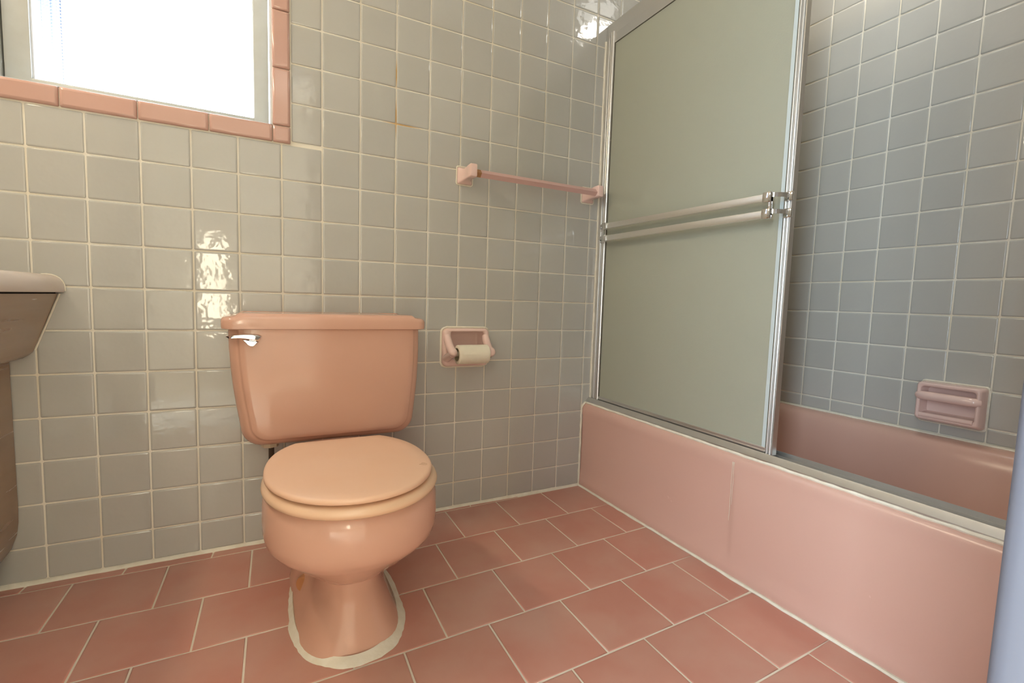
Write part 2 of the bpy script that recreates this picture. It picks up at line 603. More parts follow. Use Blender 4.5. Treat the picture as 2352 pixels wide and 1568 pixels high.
def floor_tile(quad, name='floor_tile', bucket=None):
    g = 0.0021
    c = Vector((sum(p[0] for p in quad) / len(quad), sum(p[1] for p in quad) / len(quad), 0))
    n = len(quad)
    P = [Vector((p[0], p[1], 0)) for p in quad]

    def inset(d):
        out = []
        for i in range(n):
            p, a, b = P[i], P[i - 1], P[(i + 1) % n]
            e0 = (p - a).normalized(); e1 = (b - p).normalized()
            n0 = Vector((-e0.y, e0.x, 0)); n1 = Vector((-e1.y, e1.x, 0))
            bis = n0 + n1
            out.append(p + bis * (d / max(0.2, 1 + n0.dot(n1))))
        return out
    dz = random.uniform(-0.0002, 0.0002)
    rings = []
    for d, z in ((g, -0.004), (g, -0.0008), (g + 0.0012, -0.0001), (g + 0.004, 0.0001 + dz)):
        rings.append([q + Vector((0, 0, z)) for q in inset(d)])
    geo_ = loft(rings, False, True)
    if bucket is not None:
        bucket.append(geo_); return
    return mk(name, geo_, 'floor_tile', fl, True, angle=60)


TUBX = 0.985
fr_ = []
for j in range(-1, 8):
    off = 0.0 if j % 2 == 0 else 0.1
    for k in range(-7, 6):
        xa, xb = 0.2 * k + off, 0.2 * (k + 1) + off
        dx0, dx1 = -0.0015 * (j + 1) + 0.004, -0.0015 * (j + 2) + 0.002
        q = [(xa + dx1, J(j + 1, xa)), (xb + dx1, J(j + 1, xb)), (xb + dx0, J(j, xb)), (xa + dx0, J(j, xa))]
        # clip to the tub and the walls
        q = [(min(x, TUBX), y) for x, y in q]
        q = [(max(x, XL + 0.004), y) for x, y in q]
        q = [(x, min(y, -0.004)) for x, y in q]
        wx = max(p[0] for p in q) - min(p[0] for p in q)
        if wx < 0.02: continue
        if abs(q[3][1] - q[0][1]) < 0.012 and abs(q[2][1] - q[1][1]) < 0.012: continue
        if min(abs(q[3][1] - q[0][1]), abs(q[2][1] - q[1][1])) < 0.006:
            continue
        if min(p[1] for p in q) < -1.62: continue
        floor_tile(q)

ce = mk('ceiling', box(XL - 0.15, XR + 0.15, -3.6, 0.2, ZC, ZC + 0.1), 'plaster', None, False, 'structure')
# the hall beyond the doorway (behind the camera)
mk('wall_hall', join(box(XL - 0.15, XR + 0.15, -3.7, -3.6, -0.1, ZC), box(XL - 0.25, XL - 0.15, -3.6, -1.66, -0.1, ZC),
                     box(XR + 0.15, XR + 0.25, -3.6, -1.66, -0.1, ZC)), 'plaster', None, False, 'structure')

# cream grout fillet where wall meets floor
bb = []
n = 60
prev = None
rings = []
for i in range(n + 1):
    x = XL + (1.0 - XL) * i / n
    w = 0.0075 + random.uniform(-0.0015, 0.002) + (0.002 if x < 0.3 else 0)
    h = 0.0075 + random.uniform(-0.001, 0.002)
    rings.append([(x, 0.003, h), (x, -0.0022, h), (x, -w, 0.0006), (x, -w, -0.002), (x, 0.003, -0.002)])
mk('baseboard_back', loft(rings), 'caulk', None, True, 'structure', angle=80)

# ------------------------------------------------------------------ doorway beside the camera (casing and jamb)
d1 = struct('door_1', (DX1, YF, 0))
# casing with a rounded inner edge
prof = [(0.0855, -1.504), (0.0875, -1.5015), (0.0905, -1.501), (0.140, -1.503), (0.146, -1.508), (0.150, -1.5255), (0.0855, -1.5255), (0.0845, -1.517), (0.0850, -1.511), (0.0846, -1.507)]
mk('casing', prism(prof, 'z', 0.0, DZ + 0.05), 'door_paint', d1, True, angle=60)
prof2 = [(-x + DX0 + DX1, y) for x, y in prof]
mk('casing', prism(prof2, 'z', 0.0, DZ + 0.05), 'door_paint', d1, True, angle=60)
mk('jamb', box(0.088, DX1, -1.66, -1.5255, 0, DZ), 'door_paint', d1, False)
mk('jamb', box(DX0, DX0 + 0.012, -1.66, -1.5255, 0, DZ), 'door_paint', d1, False)
mk('head_jamb', box(DX0 + 0.012, 0.088, -1.66, -1.5255, DZ - 0.012, DZ), 'white_paint', d1, False)
mk('head_casing', box(DX0 - 0.04, DX1 + 0.04, -1.5255, -1.505, DZ + 0.05, DZ + 0.1, 0.003), 'white_paint', d1, True)

# ------------------------------------------------------------------ window
w1 = struct('window_1', (-0.43, 0.1, WZ0))
# lining of the opening
mk('window_lining', join(box(WX1 - 0.005, WX1, GP, 0.20, WZ0, WZ1), box(WX0, WX0 + 0.012, GP, 0.20, WZ0, WZ1),
                         box(WX0, WX1, GP, 0.20, WZ0 - 0.002, WZ0 + 0.002), box(WX0, WX1, GP, 0.20, WZ1 - 0.012, WZ1)), 'white_paint', w1, False)
mk('window_stop', box(WX0 + 0.012, -0.708, 0.045, 0.10, WZ0 + 0.002, WZ1 - 0.012, 0.002), 'paint', w1, True)
SY = 0.055
sash = mk('window_sash', join(
    box(-0.1785, -0.1405, SY, SY + 0.032, WZ0 + 0.004, WZ1 - 0.014, 0.0015),
    box(-0.7045, -0.656, SY, SY + 0.032, WZ0 + 0.004, WZ1 - 0.014, 0.0015),
    box(-0.657, -0.178, SY, SY + 0.032, WZ0 + 0.004, WZ0 + 0.0265, 0.0015),
    box(-0.657, -0.178, SY, SY + 0.032, WZ1 - 0.045, WZ1 - 0.014, 0.0015)), 'paint', w1, True)
# putty bead around the pane (stepped, a little ragged)
rings = []
def putty(p0, p1, inward, nseg=40):
    p0, p1, inward = Vector(p0), Vector(p1), Vector(inward)
    rg = []
    for i in range(nseg + 1):
        p = p0.lerp(p1, i / nseg)
        w = 0.010 + random.uniform(-0.001, 0.0025)
        rg.append([p + Vector((0, 0.006, 0)), p + inward * 0.004 + Vector((0, 0.006, 0)), p + inward * 0.0055 + Vector((0, 0.013, 0)),
                   p + inward * w + Vector((0, 0.024, 0)), p + Vector((0, 0.028, 0))])
    return loft(rg)
zb, zt = WZ0 + 0.026, WZ1 - 0.046
mk('glazing_bead', putty((-0.656, SY, zb), (-0.656, SY, zt), (1, 0, 0)), 'white_paint', sash, True)
mk('glazing_bead', putty((-0.1785, SY, zb), (-0.1785, SY, zt), (-0.45, 0, 0)), 'white_paint', sash, True)
mk('glazing_bead', putty((-0.656, SY, zb), (-0.1785, SY, zb), (0, 0, 0.3)), 'white_paint', sash, True)
# pressed pyramid glass
gx0, gx1, gz0, gz1, gy = -0.656, -0.1785, zb, zt, SY + 0.024
st = 0.0077
nx, nz_ = int((gx1 - gx0) / st), int((gz1 - gz0) / st)
V, F = [], []
for i in range(nx + 1):
    for k in range(nz_ + 1):
        V.append((gx0 + (gx1 - gx0) * i / nx, gy, gz0 + (gz1 - gz0) * k / nz_))
for i in range(nx):
    for k in range(nz_):
        a = i * (nz_ + 1) + k
        q = (a, a + nz_ + 1, a + nz_ + 2, a + 1)
        cx = [sum(V[t][c] for t in q) / 4 for c in range(3)]
        V.append((cx[0], gy - 0.0009, cx[2]))
        c = len(V) - 1
        for t in range(4):
            F.append((q[t], q[(t + 1) % 4], c))
n0 = len(V)
V += [(gx0, gy + 0.004, gz0), (gx1, gy + 0.004, gz0), (gx1, gy + 0.004, gz1), (gx0, gy + 0.004, gz1)]
F.append((n0 + 3, n0 + 2, n0 + 1, n0))
mk('window_pane', (V, F), 'pane', w1, False)
# outside reveal seen slantwise through the left edge of the pane
mk('outer_reveal', join(box(-0.732, -0.668, 0.10, 0.34, WZ0 - 0.1, WZ1 + 0.1), box(-0.668, -0.664, 0.32, 0.34, WZ0 - 0.1, WZ1 + 0.1)), mat('blue_grey_paint', rgb(30, 44, 72), 0.6), w1, False)

# ------------------------------------------------------------------ toilet
TX = 0.008
toilet = thing('toilet', 'salmon pink two piece toilet with closed peach lid below the towel bar wall', 'toilet', (TX, -0.35, 0))


def egg(a, yc, bf, br, z, n=56, er=2.6, ef=2.15, cx=TX):
    out = []
    for i in range(n):
        t = 2 * math.pi * i / n
        c, s = math.cos(t), math.sin(t)
        if s < 0:      # front (toward -Y)
            e = 2.0 / ef
            x = a * math.copysign(abs(c) ** e, c); y = -bf * abs(s) ** e
        else:
            e = 2.0 / er
            x = a * math.copysign(abs(c) ** e, c); y = br * abs(s) ** e
        out.append((cx + x, yc + y, z))
    return out


rings = [egg(a, yc, bf, br, z, er=er) for (a, yc, bf, br, z, er) in [
    (0.045, -0.525, 0.045, 0.230, 0.146, 2.6),
    (0.064, -0.525, 0.058, 0.250, 0.152, 2.6),
    (0.080, -0.525, 0.078, 0.270, 0.167, 2.7),
    (0.100, -0.525, 0.106, 0.290, 0.188, 2.8),
    (0.126, -0.525, 0.138, 0.310, 0.213, 2.9),
    (0.149, -0.525, 0.163, 0.325, 0.234, 3.0),
    (0.163, -0.525, 0.177, 0.333, 0.247, 3.0),
    (0.171, -0.525, 0.185, 0.338, 0.259, 3.0),
    (0.1745, -0.525, 0.189, 0.340, 0.275, 3.0),
    (0.1755, -0.525, 0.190, 0.340, 0.300, 3.0),
    (0.1745, -0.525, 0.189, 0.340, 0.330, 3.0),
    (0.170, -0.525, 0.184, 0.337, 0.350, 3.0),
    (0.160, -0.525, 0.174, 0.327, 0.3555, 3.0)]]
mk('bowl', loft(rings), 'porcelain', toilet, True, angle=70)
# trapway side of the pedestal with its foot

def ped(wf, yf, wr, z, n=14):
    half = []
    ex = 0.76 + 0.08 * min(1, z / 0.05)
    for i in range(n + 1):                       # front arc from the nose to the corner
        t = math.pi / 2 * i / n
        half.append((wf * math.sin(t) ** ex, -0.44 - (-0.44 - yf) * math.cos(t) ** ex))
    for i in range(1, 7):                        # side widening toward the wall
        q = i / 6
        half.append((wf + (wr - wf) * (q ** 1.15), -0.44 + 0.16 * q))
    half += [(wr, -0.24), (wr * 0.985, -0.215), (wr * 0.92, -0.203), (wr * 0.8, -0.2)]
    return [(TX + x, y, z) for x, y in half] + [(TX - x, y, z) for x, y in reversed(half[1:])]


rings = [ped(*q) for q in [(0.116, -0.604, 0.115, 0.0), (0.109, -0.6005, 0.112, 0.012), (0.098, -0.593, 0.107, 0.036), (0.087, -0.583, 0.103, 0.066), (0.075, -0.573, 0.101, 0.095),
                           (0.070, -0.568, 0.100, 0.120), (0.069, -0.567, 0.099, 0.150), (0.071, -0.560, 0.095, 0.185), (0.060, -0.540, 0.080, 0.20)]]
mk('pedestal', loft(rings), 'porcelain', toilet, True, angle=60)



def disc(c, nrm, ru, rv, th, n=18):
    c, nrm = Vector(c), Vector(nrm).normalized()
    upv = Vector((0, 0, 1))
    u = upv.cross(nrm).normalized(); v = nrm.cross(u)
    prof = [(1.0, -0.004), (1.0, th * 0.5), (0.85, th * 0.9), (0.5, th)]
    return loft([[c + nrm * h + u * ru * s * math.cos(2 * math.pi * i / n) + v * rv * s * math.sin(2 * math.pi * i / n) for i in range(n)] for s, h in prof])


for sx in (-1, 1):
    mk('bolt_cap', disc((TX + sx * 0.0865, -0.378, 0.060), (sx * 0.62, -0.78, 0.05), 0.0195, 0.0205, 0.012), 'bolt_cap', toilet, True)['label'] = 'tan oval bolt cap'

# tank: rounded trapezoid, chamfered toward a raised front panel
def trap(Y, ins, zb=0.344, zt=0.664, rb=0.052, n=8, bulge=0.0):
    xl_t, xr_t = -0.2425 + ins, 0.2560 - ins
    xl_b, xr_b = -0.2170 + ins, 0.2420 - ins
    z0 = zb + ins * 0.85
    r = max(rb - ins * 0.35, 0.01)
    pts = []
    # left side going down, corner, bottom, corner, right side up, top back
    for i in range(6):
        t = i / 5
        z = zt + (z0 + r - zt) * t
        bow = 0.006 * math.sin(math.pi * t)
        pts.append((xl_t + (xl_b - xl_t) * t - bow, Y, z))
    for i in range(1, n + 1):
        a = R(180 + 90 * i / n)
        pts.append((xl_b + r + r * math.cos(a), Y, z0 + r + r * math.sin(a)))
    for i in range(1, 8):
        t = i / 8
        pts.append((xl_b + r + (xr_b - xl_b - 2 * r) * t, Y, z0))
    for i in range(0, n + 1):
        a = R(270 + 90 * i / n)
        pts.append((xr_b - r + r * math.cos(a), Y, z0 + r + r * math.sin(a)))
    for i in range(1, 6):
        t = i / 5
        z = z0 + r + (zt - z0 - r) * t
        bow = 0.006 * math.sin(math.pi * (1 - t))
        pts.append((xr_b + (xr_t - xr_b) * t + bow, Y, z))
    for i in range(1, 10):
        t = i / 10
        pts.append((xr_t + (xl_t - xr_t) * t, Y, zt))
    return pts


rings = [trap(-0.008, 0.006), trap(-0.014, 0.0), trap(-0.150, 0.0), trap(-0.160, 0.0015), trap(-0.172, 0.006), trap(-0.182, 0.0135),
         trap(-0.187, 0.0195), trap(-0.1885, 0.0225), trap(-0.1925, 0.0245), trap(-0.196, 0.028), trap(-0.198, 0.040), trap(-0.199, 0.075)]
mk('tank', loft(rings), 'porcelain', toilet, True, angle=50)

# tank lid: bullnose slab with stepped-down rounded ends
def lidplan(ins, z, dz):
    out = []
    x0, x1, y0, y1 = -0.2555 + ins, 0.2660 - ins, -0.212 + ins, -0.005 - ins
    rr_ = 0.030
    st_ = 0.036
    # top outline points around; z drops by dz within st_ of the ends
    pts = rrect(x0, x1, y0, y1, rr_, 6)
    dense = []
    for i in range(len(pts)):
        a, b = pts[i], pts[(i + 1) % len(pts)]
        d = math.hypot(a[0] - b[0], a[1] - b[1])
        m_ = 24 if d > 0.3 else (4 if d > 0.05 else 1)
        for k in range(m_):
            dense.append((a[0] + (b[0] - a[0]) * k / m_, a[1] + (b[1] - a[1]) * k / m_))
    for x, y in dense:
        e = min(x - (-0.2555), 0.2660 - x)
        t = min(max((st_ - e) / 0.012 + 0.5, 0), 1)
        t = t * t * (3 - 2 * t)
        out.append((x, y, z - dz * t))
    return out


rings = [lidplan(0.006, 0.657, 0), lidplan(0.001, 0.659, 0), lidplan(0.0, 0.664, 0), lidplan(0.0, 0.682, 0.004), lidplan(0.0015, 0.6895, 0.006),
         lidplan(0.005, 0.6945, 0.007), lidplan(0.011, 0.6970, 0.0075), lidplan(0.02, 0.6985, 0.0075)]
# inner cap as strips so that the step stays a step
V, F = loft(rings, True, False)
base = len(V)
top = rings[-1]
nn = len(top)
inner = [(0.005 + (p[0] - 0.005) * 0.93, -0.108 + (p[1] + 0.108) * 0.55, p[2] + 0.001) for p in top]
g2 = loft([top, inner], False, True)
mk('tank_lid', join((V, F), g2), 'porcelain', toilet, True, angle=55)

# flush lever: long upper blade, short lower lobe
h = toilet
hy = -0.206
blade = [(-0.2430, 0.6415), (-0.2280, 0.6445), (-0.2050, 0.6465), (-0.1850, 0.6460), (-0.1720, 0.6440), (-0.1655, 0.6395), (-0.1690, 0.6315), (-0.1720, 0.6290),
         (-0.1850, 0.6315), (-0.2050, 0.6350), (-0.2250, 0.6365), (-0.2370, 0.6365)]
lobe = [(-0.2080, 0.6335), (-0.1930, 0.6310), (-0.1720, 0.6270), (-0.1760, 0.6210), (-0.1830, 0.6155), (-0.1900, 0.6150), (-0.1960, 0.6190), (-0.2030, 0.6270)]
def puff(poly, y0, y1):
    cx = sum(p[0] for p in poly) / len(poly); cz = sum(p[1] for p in poly) / len(poly)
    def sc(s, y): return [(cx + (p[0] - cx) * s, y, cz + (p[1] - cz) * s) for p in poly]
    return loft([sc(0.96, y0), sc(1.0, y0 - 0.002), sc(1.0, y1 + 0.003), sc(0.86, y1 + 0.0006), sc(0.55, y1)])
lev = mk('flush_lever', puff(blade, hy, hy - 0.013), 'chrome', toilet, True, angle=40)
lev['label'] = 'chrome flush lever'
mk('lever_lobe', puff(lobe, hy, hy - 0.011), 'chrome', lev, True, angle=40)
mk('lever_shaft', tube([(-0.185, -0.190, 0.630), (-0.185, -0.208, 0.630)], 0.008), 'chrome', lev, True)

# seat and lid
def lidout(a, bf, br, z, cx=0.002, n=72):
    out = []
    for i in range(n):
        t = 2 * math.pi * i / n
        c, s = math.cos(t), math.sin(t)
        if s < 0:
            x = a * math.copysign(abs(c) ** (2 / 2.05), c); y = -bf * abs(s) ** (2 / 2.05)
        else:
            x = a * math.copysign(abs(c) ** (2 / 2.25), c); y = br * abs(s) ** (2 / 2.25)
            y = min(y, 0.190 * br / 0.225)
        out.append((cx + x, -0.540 + y, z))
    return out


rings = [lidout(0.154, 0.183, 0.213, 0.3860), lidout(0.1635, 0.1930, 0.2225, 0.3862), lidout(0.1655, 0.1950, 0.225, 0.3885), lidout(0.1655, 0.1950, 0.225, 0.3925),
         lidout(0.1640, 0.1935, 0.2235, 0.3958), lidout(0.160, 0.1895, 0.2195, 0.3975), lidout(0.140, 0.168, 0.198, 0.3985), lidout(0.08, 0.10, 0.12, 0.3993), lidout(0.02, 0.03, 0.03, 0.3997)]
mk('toilet_lid', loft(rings), 'seat', toilet, True, angle=60)
SC = 0.0095
rings = []
for ins, z in ((0.062, 0.3565), (0.020, 0.3545), (0.008, 0.3563), (0.0022, 0.3610), (0.0, 0.3675), (0.0022, 0.3735), (0.008, 0.3785), (0.018, 0.3805), (0.040, 0.3810), (0.062, 0.3790)):
    rings.append(lidout(0.1745 - ins, 0.196 - ins, 0.230 - ins, z, cx=0.006))
n_ = len(rings[0])
V, F = loft(rings, False, False)
L_ = (len(rings) - 1) * n_
for j in range(n_):
    k = (j + 1) % n_
    F.append((L_ + j, L_ + k, k, j))
mk('toilet_seat', (V, F), 'seat_ring', toilet, True, angle=60)
for x in (-0.07, 0.085):
    mk('hinge', box(x - 0.022, x + 0.022, -0.345, -0.322, 0.3555, 0.378, 0.006), 'seat', toilet, True)

# tank nut, hose
mk('fill_nut', tube([(-0.148, -0.105, 0.346), (-0.148, -0.105, 0.325)], 0.0225, 8), 'white_plastic', toilet, False)
mk('supply_hose', tube([(-0.145, -0.105, 0.327), (-0.145, -0.105, 0.26), (-0.148, -0.09, 0.18), (-0.155, -0.05, 0.13), (-0.155, 0.001, 0.13)], 0.0075), 'hose', toilet, True)

# caulk bead round the foot
outl = []
rings = []
no = 96
for i in range(no):
    t = 2 * math.pi * i / no
    c, s = math.cos(t), math.sin(t)
    front = max(0, -s)
    wdt = 0.011 + 0.009 * front + 0.012 * max(0, c) * (0.4 + 0.6 * front) + 0.0025 * math.sin(7 * t) * math.sin(3.1 * t + 1) + random.uniform(-0.0012, 0.0012)
    if s < 0:
        px, py = 0.113 * math.copysign(abs(c) ** 0.93, c), -0.186 * abs(s) ** 0.93
    else:
        px, py = 0.113 * math.copysign(abs(c) ** 0.6, c), 0.215 * abs(s) ** 0.6
    d = Vector((px / 0.113 ** 2, py / 0.19 ** 2, 0)).normalized()
    p = Vector((TX + px, -0.42 + py, 0))
    rings.append([p - d * 0.006 + Vector((0, 0, 0.0005)), p + d * 0.0005 + Vector((0, 0, 0.012)), p + d * (wdt * 0.4) + Vector((0, 0, 0.0065)), p + d * (wdt * 0.8) + Vector((0, 0, 0.0035)), p + d * wdt + Vector((0, 0, 0.0002))])
rings.append(rings[0])
mk('caulk_bead', loft(rings, False, False), 'caulk', toilet, True, angle=80)

# ------------------------------------------------------------------ bathtub
tub = thing('bathtub', 'pink enamel bathtub with flat front apron under the sliding glass doors', 'bathtub', (1.36, -0.76, 0))
sect = [(0.990, 0.000), (0.986, 0.012), (0.987, 0.030), (0.991, 0.055), (0.9925, 0.075), (0.9935, 0.290), (0.9915, 0.303), (0.9905, 0.315), (0.9915, 0.327), (0.995, 0.3365),
        (1.001, 0.3425), (1.010, 0.3455), (1.070, 0.3465), (1.085, 0.3420), (1.096, 0.3250), (1.104, 0.300), (1.115, 0.200), (1.140, 0.100), (1.180, 0.060), (1.240, 0.048),
        (1.500, 0.048), (1.560, 0.060), (1.600, 0.100), (1.632, 0.200), (1.655, 0.310), (1.664, 0.340), (1.676, 0.358), (1.692, 0.3665), (1.710, 0.3690), (1.7250, 0.3690)]
ys = [-0.0025, -0.004, -0.008, -0.05, -0.07, -0.085, -0.10, -0.13, -0.18, -0.25, -0.35, -0.5, -0.6, -0.690, -0.706, -0.714, -0.718, -0.722, -0.728, -0.74, -0.78, -0.9, -1.0, -1.1, -1.2, -1.3, -1.38, -1.42, -1.45, -1.47, -1.50, -1.5235]
rings = []
for y in ys:
    s = min(1, max(0, (-y - 0.055) / 0.14), ) * min(1, max(0, (1.524 + y - 0.055) / 0.12))
    s = s ** 0.5 if s > 0 else 0
    ring = []
    pnl = min(1, max(0, (-y - 0.706) / 0.022)); pnl = pnl * pnl * (3 - 2 * pnl)
    for i, (x, z) in enumerate(sect):
        if 13 <= i <= 25:
            rim = 0.3465 + (0.360 - 0.3465) * (i - 13) / 12
            z = rim - (rim - z) * s
        if 4 <= i <= 5:
            x = x - 0.0045 * pnl
        if i == 3:
            x = x - 0.001 * pnl
        ring.append((x, y, z))
    rings.append(ring)
V, F = loft(rings, False, False, closed=False)
mk('tub_shell', (V, F), 'tub', tub, True, angle=70)
def bead(pts, r, jit=0.2, n=6):
    return tube([Vector(p) + Vector((random.uniform(-r, r), random.uniform(-r, r), random.uniform(-r, r))) * jit for p in pts], [r * random.uniform(0.85, 1.2) for _ in pts], n)
mk('caulk_bead', bead([(1.7225, -0.006 - 1.512 * i / 50, 0.370) for i in range(51)], 0.0042, 0.1), 'caulk', tub, True)
mk('caulk_bead', bead([(0.986, -0.004 - 1.515 * i / 60, 0.0015) for i in range(61)], 0.0052), 'caulk', tub, True)
pts = [(0.9865, -0.0022, 0.004 + 0.31 * i / 16) for i in range(17)] + [(0.988, -0.0022, 0.325), (0.993, -0.0022, 0.338), (1.002, -0.0022, 0.345), (1.022, -0.0022, 0.348), (1.032, -0.0022, 0.349)]
mk('caulk_bead', bead(pts, 0.0045), 'caulk', tub, True)

mk('drip', join(tube([(0.9868 + 0.001 * (i == 0), -0.7130 - 0.0004 * math.sin(i * 1.3), 0.326 - 0.012 * i) for i in range(15)], [0.0013] + [0.0006] * 13 + [0.0003], 6),
               tube([(0.9868, -0.7178 + 0.0004 * math.sin(i), 0.326 - 0.012 * i) for i in range(11)], [0.0012] + [0.0005] * 9 + [0.0003], 6)), 'caulk', tub, True)['label'] = 'pale drip mark down the apron'

# ------------------------------------------------------------------ sliding door frame
fx0, fx1 = 1.004, 1.066
fr = thing('shower_door_frame', 'aluminium sliding door track and header framing the pink bathtub', 'door frame', (1.035, -0.76, 0.346))
hz0, hz1 = 1.760, 1.816
mk('header', prism([(1.028, hz0), (1.031, hz0), (1.031, hz0 + 0.01), (1.034, hz1 - 0.008), (1.095, hz1 - 0.008), (1.095, hz0), (1.098, hz0), (1.098, hz1), (1.031, hz1), (1.0265, hz0 + 0.012)], 'y', -0.003, -1.5225), 'alu', fr, True, angle=30)
# bottom track: three raised ribs
mk('bottom_track', prism([(1.004, 0.3455), (1.005, 0.353), (1.016, 0.3625), (1.0195, 0.3670), (1.0215, 0.3670), (1.0225, 0.3550), (1.0440, 0.3550), (1.0450, 0.3650), (1.0470, 0.3650), (1.048, 0.3550),
                          (1.0690, 0.3550), (1.0700, 0.3690), (1.0725, 0.3690), (1.0735, 0.3475)], 'y', -0.003, -1.5225), 'alu', fr, True, angle=25)
mk('wall_jamb', prism([(1.028, -0.002), (1.0265, -0.022), (1.030, -0.026), (1.036, -0.026), (1.036, -0.020), (1.060, -0.020), (1.060, -0.028), (1.096, -0.028), (1.098, -0.002)], 'z', 0.356, hz0 + 0.02), 'alu', fr, True, angle=25)
mk('wall_jamb', prism([(1.030, -1.5225), (1.030, -1.500), (1.098, -1.498), (1.098, -1.5225)], 'z', 0.356, hz0 + 0.02), 'alu', fr, True, angle=25)
mk('caulk_bead', bead([(1.0045, -0.012 - 1.50 * i / 60, 0.3465) for i in range(61)], 0.0042), 'caulk', fr, True)
mk('caulk_bead', bead([(1.0255, -0.0035, 0.352 + 1.405 * i / 40) for i in range(41)], 0.0040), 'caulk', fr, True)

# ------------------------------------------------------------------ the two sliding doors
def door(label, xc, ya, yb, bars):
    z0, z1 = 0.3665, 1.775
    t = thing('sliding_door', label, 'shower door', (xc, (ya + yb) / 2, z0), 'frosted sliding doors on the bathtub')
    hw = 0.0055
    sw = 0.0235
    def stile(yo, yi):
        d = 1 if yi > yo else -1
        # ribbed aluminium stile, two rounded ribs on the front face
        F_, G_ = xc - 0.0105, xc - 0.0055
        p = [(G_, yo), (F_, yo + d * 0.0006), (F_, yo + d * 0.0026), (G_, yo + d * 0.0038), (G_, yo + d * 0.0054), (F_ + 0.001, yo + d * 0.0068),
             (F_, yo + d * 0.0090), (F_ + 0.001, yo + d * 0.0112), (G_, yo + d * 0.0126), (G_, yo + d * 0.0142), (F_ + 0.001, yo + d * 0.0158), (F_, yo + d * 0.0182),
             (F_ + 0.001, yo + d * 0.0206), (xc - 0.004, yi), (xc + hw, yi), (xc + hw, yo)]
        return prism(p, 'z', z0, z1)
    mk('stile', stile(ya, ya - sw), 'alu', t, True, angle=40)
    mk('stile', stile(yb, yb + sw), 'alu', t, True, angle=40)
    mk('top_rail', box(xc - hw * 0.9, xc + hw, yb + sw, ya - sw, z1 - 0.042, z1, 0.0015), 'alu', t, True)
    mk('bottom_rail', join(box(xc - hw * 0.9, xc + hw, yb + sw, ya - sw, z0, z0 + 0.014, 0.0015), box(xc - hw * 1.2, xc - hw * 0.5, yb + sw, ya - sw, z0 + 0.001, z0 + 0.006, 0.001)), 'alu', t, True)
    mk('glass_panel', box(xc - 0.002, xc + 0.002, yb + sw - 0.004, ya - sw + 0.004, z0 + 0.010, z1 - 0.03), 'frost', t, False)
    # dark gasket round the glass
    mk('gasket', join(box(xc - 0.005, xc + 0.003, ya - sw - 0.0030, ya - sw + 0.001, z0 + 0.012, z1 - 0.042),
                      box(xc - 0.005, xc + 0.003, yb + sw - 0.001, yb + sw + 0.0016, z0 + 0.012, z1 - 0.042),
                      box(xc - 0.005, xc + 0.003, yb + sw, ya - sw, z1 - 0.0440, z1 - 0.042)), 'gasket', t, False)
    if bars:
        mk('edge_seal', box(xc - 0.0030, xc - 0.0018, yb + sw, yb + sw + 0.013, z0 + 0.014, z1 - 0.042), 'seal', t, False)['label'] = 'milky strip along the glass edge'
    if bars:
        bx = 0.985
        zA = (1.041, 1.0330); zB = (0.9960, 0.9915)
        for (zl, zr) in (zA, zB):
            y0_, y1_ = ya - 0.078, yb + 0.048
            prof = [(-0.0105, 0.002), (-0.009, -0.0022), (0.0, -0.0040), (0.009, -0.0022), (0.0105, 0.002), (0.009, 0.003), (-0.009, 0.003)]
            mk('towel_rail', loft([[(bx + q[1], y, z + q[0]) for q in prof] for y, z in ((y0_, zl), (y1_, zr))]), 'chrome_satin', t, True)['label'] = 'flat polished rail across the glass'
        for side in (0, 1):
            ye = (ya - 0.078) if side == 0 else (yb + 0.048)
            ys_ = (ya - 0.010) if side == 0 else (yb + 0.010)
            d = 1 if side == 0 else -1
            zc1, zc2 = (zA[0], zB[0]) if side == 0 else (zA[1], zB[1])
            gs = []
            for zc in (zc1, zc2):
                gs.append(box(bx - 0.0075, bx + 0.006, ye - d * 0.004, ye + d * 0.019, zc - 0.0135, zc + 0.0125, 0.002))
                arc = []
                for i in range(9):
                    q = i / 8
                    arc.append((bx - 0.002 + (xc - 0.0115 - bx + 0.002) * (1 - math.cos(q * math.pi / 2)) if False else bx - 0.002 + (xc - 0.0115 - bx + 0.002) * (q ** 1.6), ye + d * 0.014 + (ys_ - ye - d * 0.014) * (math.sin(q * math.pi / 2)), zc + 0.004))
                gs.append(sweep(arc, 0.011, 0.003, (0, 0, 1)))
                gs.append(box(xc - 0.0135, xc - 0.0060, ys_ - 0.011, ys_ + 0.009, zc - 0.010, zc + 0.013, 0.0012))
            gs.append(box(bx - 0.005, bx + 0.005, ye + d * 0.011, ye + d * 0.019, zc2 - 0.005, zc1 + 0.005, 0.0015))
            mk('rail_bracket', join(*gs), 'chrome', t, True, angle=40)['label'] = 'chrome bracket joining both rails to the stile'
    return t


M['chrome_satin'] = mat('satin_chrome', (0.86, 0.84, 0.80), 0.32, metal=1.0, rvar=0.08)
door('front frosted glass sliding door with two polished rails across it', 1.0320, -0.0320, -0.8015, True)
door('rear frosted glass sliding door tucked behind the railed front door', 1.0580, -0.0285, -0.7830, False)

# ------------------------------------------------------------------ soap dish on the right wall
XS = XR - 0.0022
soap = thing('soap_dish', 'pink ceramic soap dish with grab bar on the grey tiles above the tub', 'soap dish', (XS, -0.897, 0.475))
SX = 1.680
yA, yB = -0.829, -0.9875
def ybox(y0, y1, x0, x1, z0, z1, r=0.004): return box(x0, x1, y0, y1, z0, z1, r, 3)
